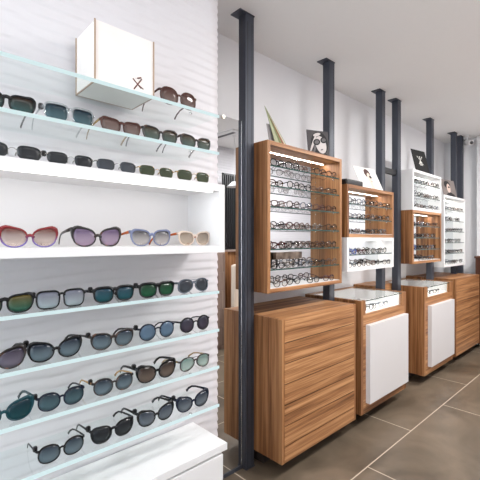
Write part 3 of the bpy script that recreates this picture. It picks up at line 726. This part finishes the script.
# glasses inside the two cases
def in_case(x, y, zrot, shape, col, lab, g):
    t = thing('eyeglasses', lab, 'eyeglasses', (x,y,H(-.520)), g, zrot)
    for nm, ms in proto(shape, col, False, True).items():
        for me in ms:
            o = bpy.data.objects.new(nm, me); C.objects.link(o); o.parent = t
g = 'eyeglasses in the nearer glass counter'
in_case(2.66,1.385,.1,'rect','black','black eyeglasses at the left behind the front pane of the nearer glass counter',g)
in_case(2.84,1.390,-.1,'rect','slate','slate eyeglasses at the right behind the front pane of the nearer counter',g)
in_case(2.60,1.56,.4,'round','black','black round eyeglasses at the back left of the nearer glass counter',g)
in_case(2.78,1.60,-.2,'oval','grey metal','grey metal eyeglasses at the back of the nearer glass counter',g)
bm = bmesh.new(); bx(bm, 2.475, 2.545, 1.37, 1.45, H(-.520), H(-.520)+.06)
t = obj('eyeglass_stand', bm, M['black'], None, .018); tag(t, 'small rounded black stand at the left inside the nearer glass counter', 'stand')
g = 'eyeglasses in the farther glass counter'
in_case(3.75,1.385,.1,'rect','black','black eyeglasses at the left behind the front pane of the farther counter',g)
in_case(3.93,1.385,-.1,'rect','black','black eyeglasses at the right behind the front pane of the farther counter',g)
in_case(3.86,1.58,.3,'oval','grey metal','grey metal eyeglasses at the back of the farther glass counter',g)

# dark half-height counter near the end wall
t = thing('reception_counter', 'dark brown half-height counter at the right edge by the end wall', 'counter', (5.22,1.0,0))
box('counter_body', 5.19, 5.33, .45, 1.385, .06, 1.09, M['wood_dark'], t); box('counter_top', 5.175, 5.345, .43, 1.395, 1.09, 1.115, M['wood_dark'], t, .002)
box('kick_plate', 5.20, 5.32, .47, 1.36, 0, .06, M['chrome'], t)

# ------------------------------------------------------------------ opposite side of the shop, seen in the mirror
t = thing('storage_cabinet', 'brown cabinet carrying the black slatted rack, seen in the wall mirror', 'cabinet', (3.4,-.6,0))
box('body', 3.17, 3.9, -.835, -.50, 0, H(-.15), M['wood_v'], t); box('top_panel', 3.165, 3.92, -.838, -.48, H(-.15), H(-.13), M['wood_grey'], t)
t = thing('slatted_rack', 'black slatted metal rack standing on the brown cabinet, seen in the mirror', 'rack', (3.36,-.62,H(-.13)))
bm = bmesh.new()
for X in (3.22, 3.67): bx(bm, X, X+.02, -.66, -.64, H(-.13), H(.89))
for z in (H(-.13), H(.87)): bx(bm, 3.22, 3.69, -.66, -.64, z, z+.02)
obj('rack_frame', bm, M['black'], t)
for k in range(11): box('slat', 3.255+.037*k, 3.272+.037*k, -.665, -.635, H(-.11), H(.87), M['black'], t)
t = thing('drawer_unit', 'greyed oak drawer unit seen at the left edge of the mirror', 'cabinet', (2.8,-.45,0))
box('body', 2.52, 2.965, -.835, -.30, 0, H(-.15), M['wood_grey'], t)
for k in range(5): box('drawer', 2.53, 2.955, -.30, -.285, .05+.22*k, .05+.22*k+.215, M['wood_grey'], t)
t = thing('customer_chair', 'cream upholstered chair with a rounded back, seen in the mirror', 'chair', (3.28,-.06,0))
box('seat', 3.06, 3.50, -.24, .16, .42, .50, M['cream'], t, .02); box('backrest', 3.06, 3.50, -.31, -.24, .44, 1.01, M['cream'], t, .03)
for X in (3.10, 3.46):
    for Y in (-.22, .12):
        bm = bmesh.new(); cyl(bm, (X,Y,0), (X,Y,.42), .012, .018); obj('leg', bm, M['black'], t)
t = thing('pendant_lamp', 'white dish pendant lamp on a thin cord, seen in the mirror', 'lamp', (3.12,-.30,H(.66)))
bm = bmesh.new(); cyl(bm, (3.12,-.30,H(.72)), (3.12,-.30,H(.655)), .03, .10, 24); obj('lamp_shade', bm, M['white'], t)
bm = bmesh.new(); cyl(bm, (3.12,-.30,H(.72)), (3.12,-.30,CEIL-.02), .003, n=8); obj('cord', bm, M['white'], t)
bm = bmesh.new(); cyl(bm, (3.12,-.30,CEIL-.02), (3.12,-.30,CEIL), .03); obj('ceiling_rose', bm, M['white'], t)
t = thing('ceiling_vent', 'white ceiling air vent with a dark slot, seen in the mirror', 'vent', (3.02,-.36,CEIL))
box('vent_frame', 2.93, 3.11, -.62, -.12, CEIL-.012, CEIL, M['white'], t); box('vent_slot', 2.995, 3.045, -.55, -.19, CEIL-.014, CEIL-.010, M['black'], t)

# ------------------------------------------------------------------ lamps, added out of view to light the shop
for i, (X, Y, where) in enumerate(((-.6,.2,'farthest to the left'),(.75,-.1,'left of the middle'),(2.12,.05,'right of the middle'),(4.1,.1,'farthest to the right'))):
    t = thing('added_ceiling_lamp', 'added flat rectangular ceiling light panel, %s over the aisle' % where, 'lamp', (X,Y,CEIL), 'added ceiling light panels')
    bm = bmesh.new(); bx(bm, X-.32, X+.32, Y-.17, Y-.15, CEIL-.03, CEIL); bx(bm, X-.32, X+.32, Y+.15, Y+.17, CEIL-.03, CEIL)
    bx(bm, X-.32, X-.30, Y-.15, Y+.15, CEIL-.03, CEIL); bx(bm, X+.30, X+.32, Y-.15, Y+.15, CEIL-.03, CEIL)
    obj('frame', bm, M['white'], t); box('diffuser', X-.30, X+.30, Y-.15, Y+.15, CEIL-.022, CEIL-.004, M['lamp'], t)
    a = area('panel_light', (0,0,-.034), .6, .3, (10,4,46,64)[i]); a.parent = t
# light from the LED strips
niche = [o for o in C.objects if o.name == 'display_niche'][0]
strip(niche, -.7, .88, 1.122, H(.212)-.026-.008, .5, .01, math.radians(25), (1,.98,.97))
for o, a, b, ht, pw in ((W1,1.6,2.28,.565,1.6),(W2,2.43,3.08,.402,1.2),(W2b,2.43,3.08,.019,1.0),(W3,3.55,4.18,.655,1.6),(W3b,3.55,4.18,.278,1.3),(W4,4.34,4.95,.482,1.8)):
    strip(o, a, b, BY1-.0115, H(ht)-.024-.003, pw, .003, 0)

w = bpy.data.worlds.new('daylight'); bpy.context.scene.world = w; w.use_nodes = True
bg = w.node_tree.nodes['Background']; bg.inputs[0].default_value = (.85,.92,1,1); bg.inputs[1].default_value = 5.8

# ------------------------------------------------------------------ camera
cam = bpy.data.cameras.new('camera'); cam.lens = 376/480*36; cam.sensor_width = 36; cam.clip_start = .02
co = bpy.data.objects.new('camera', cam); C.objects.link(co); co.location = (0,0,EYE)
co.rotation_euler = (PI/2, 0, -math.radians(43)); bpy.context.scene.camera = co
vs = bpy.context.scene.view_settings; vs.view_transform = 'Standard'; vs.look = 'None'; vs.exposure = -0.12; vs.gamma = 1; vs.use_curve_mapping = False
bpy.context.scene.cycles.max_bounces = 12; bpy.context.scene.cycles.transparent_max_bounces = 24
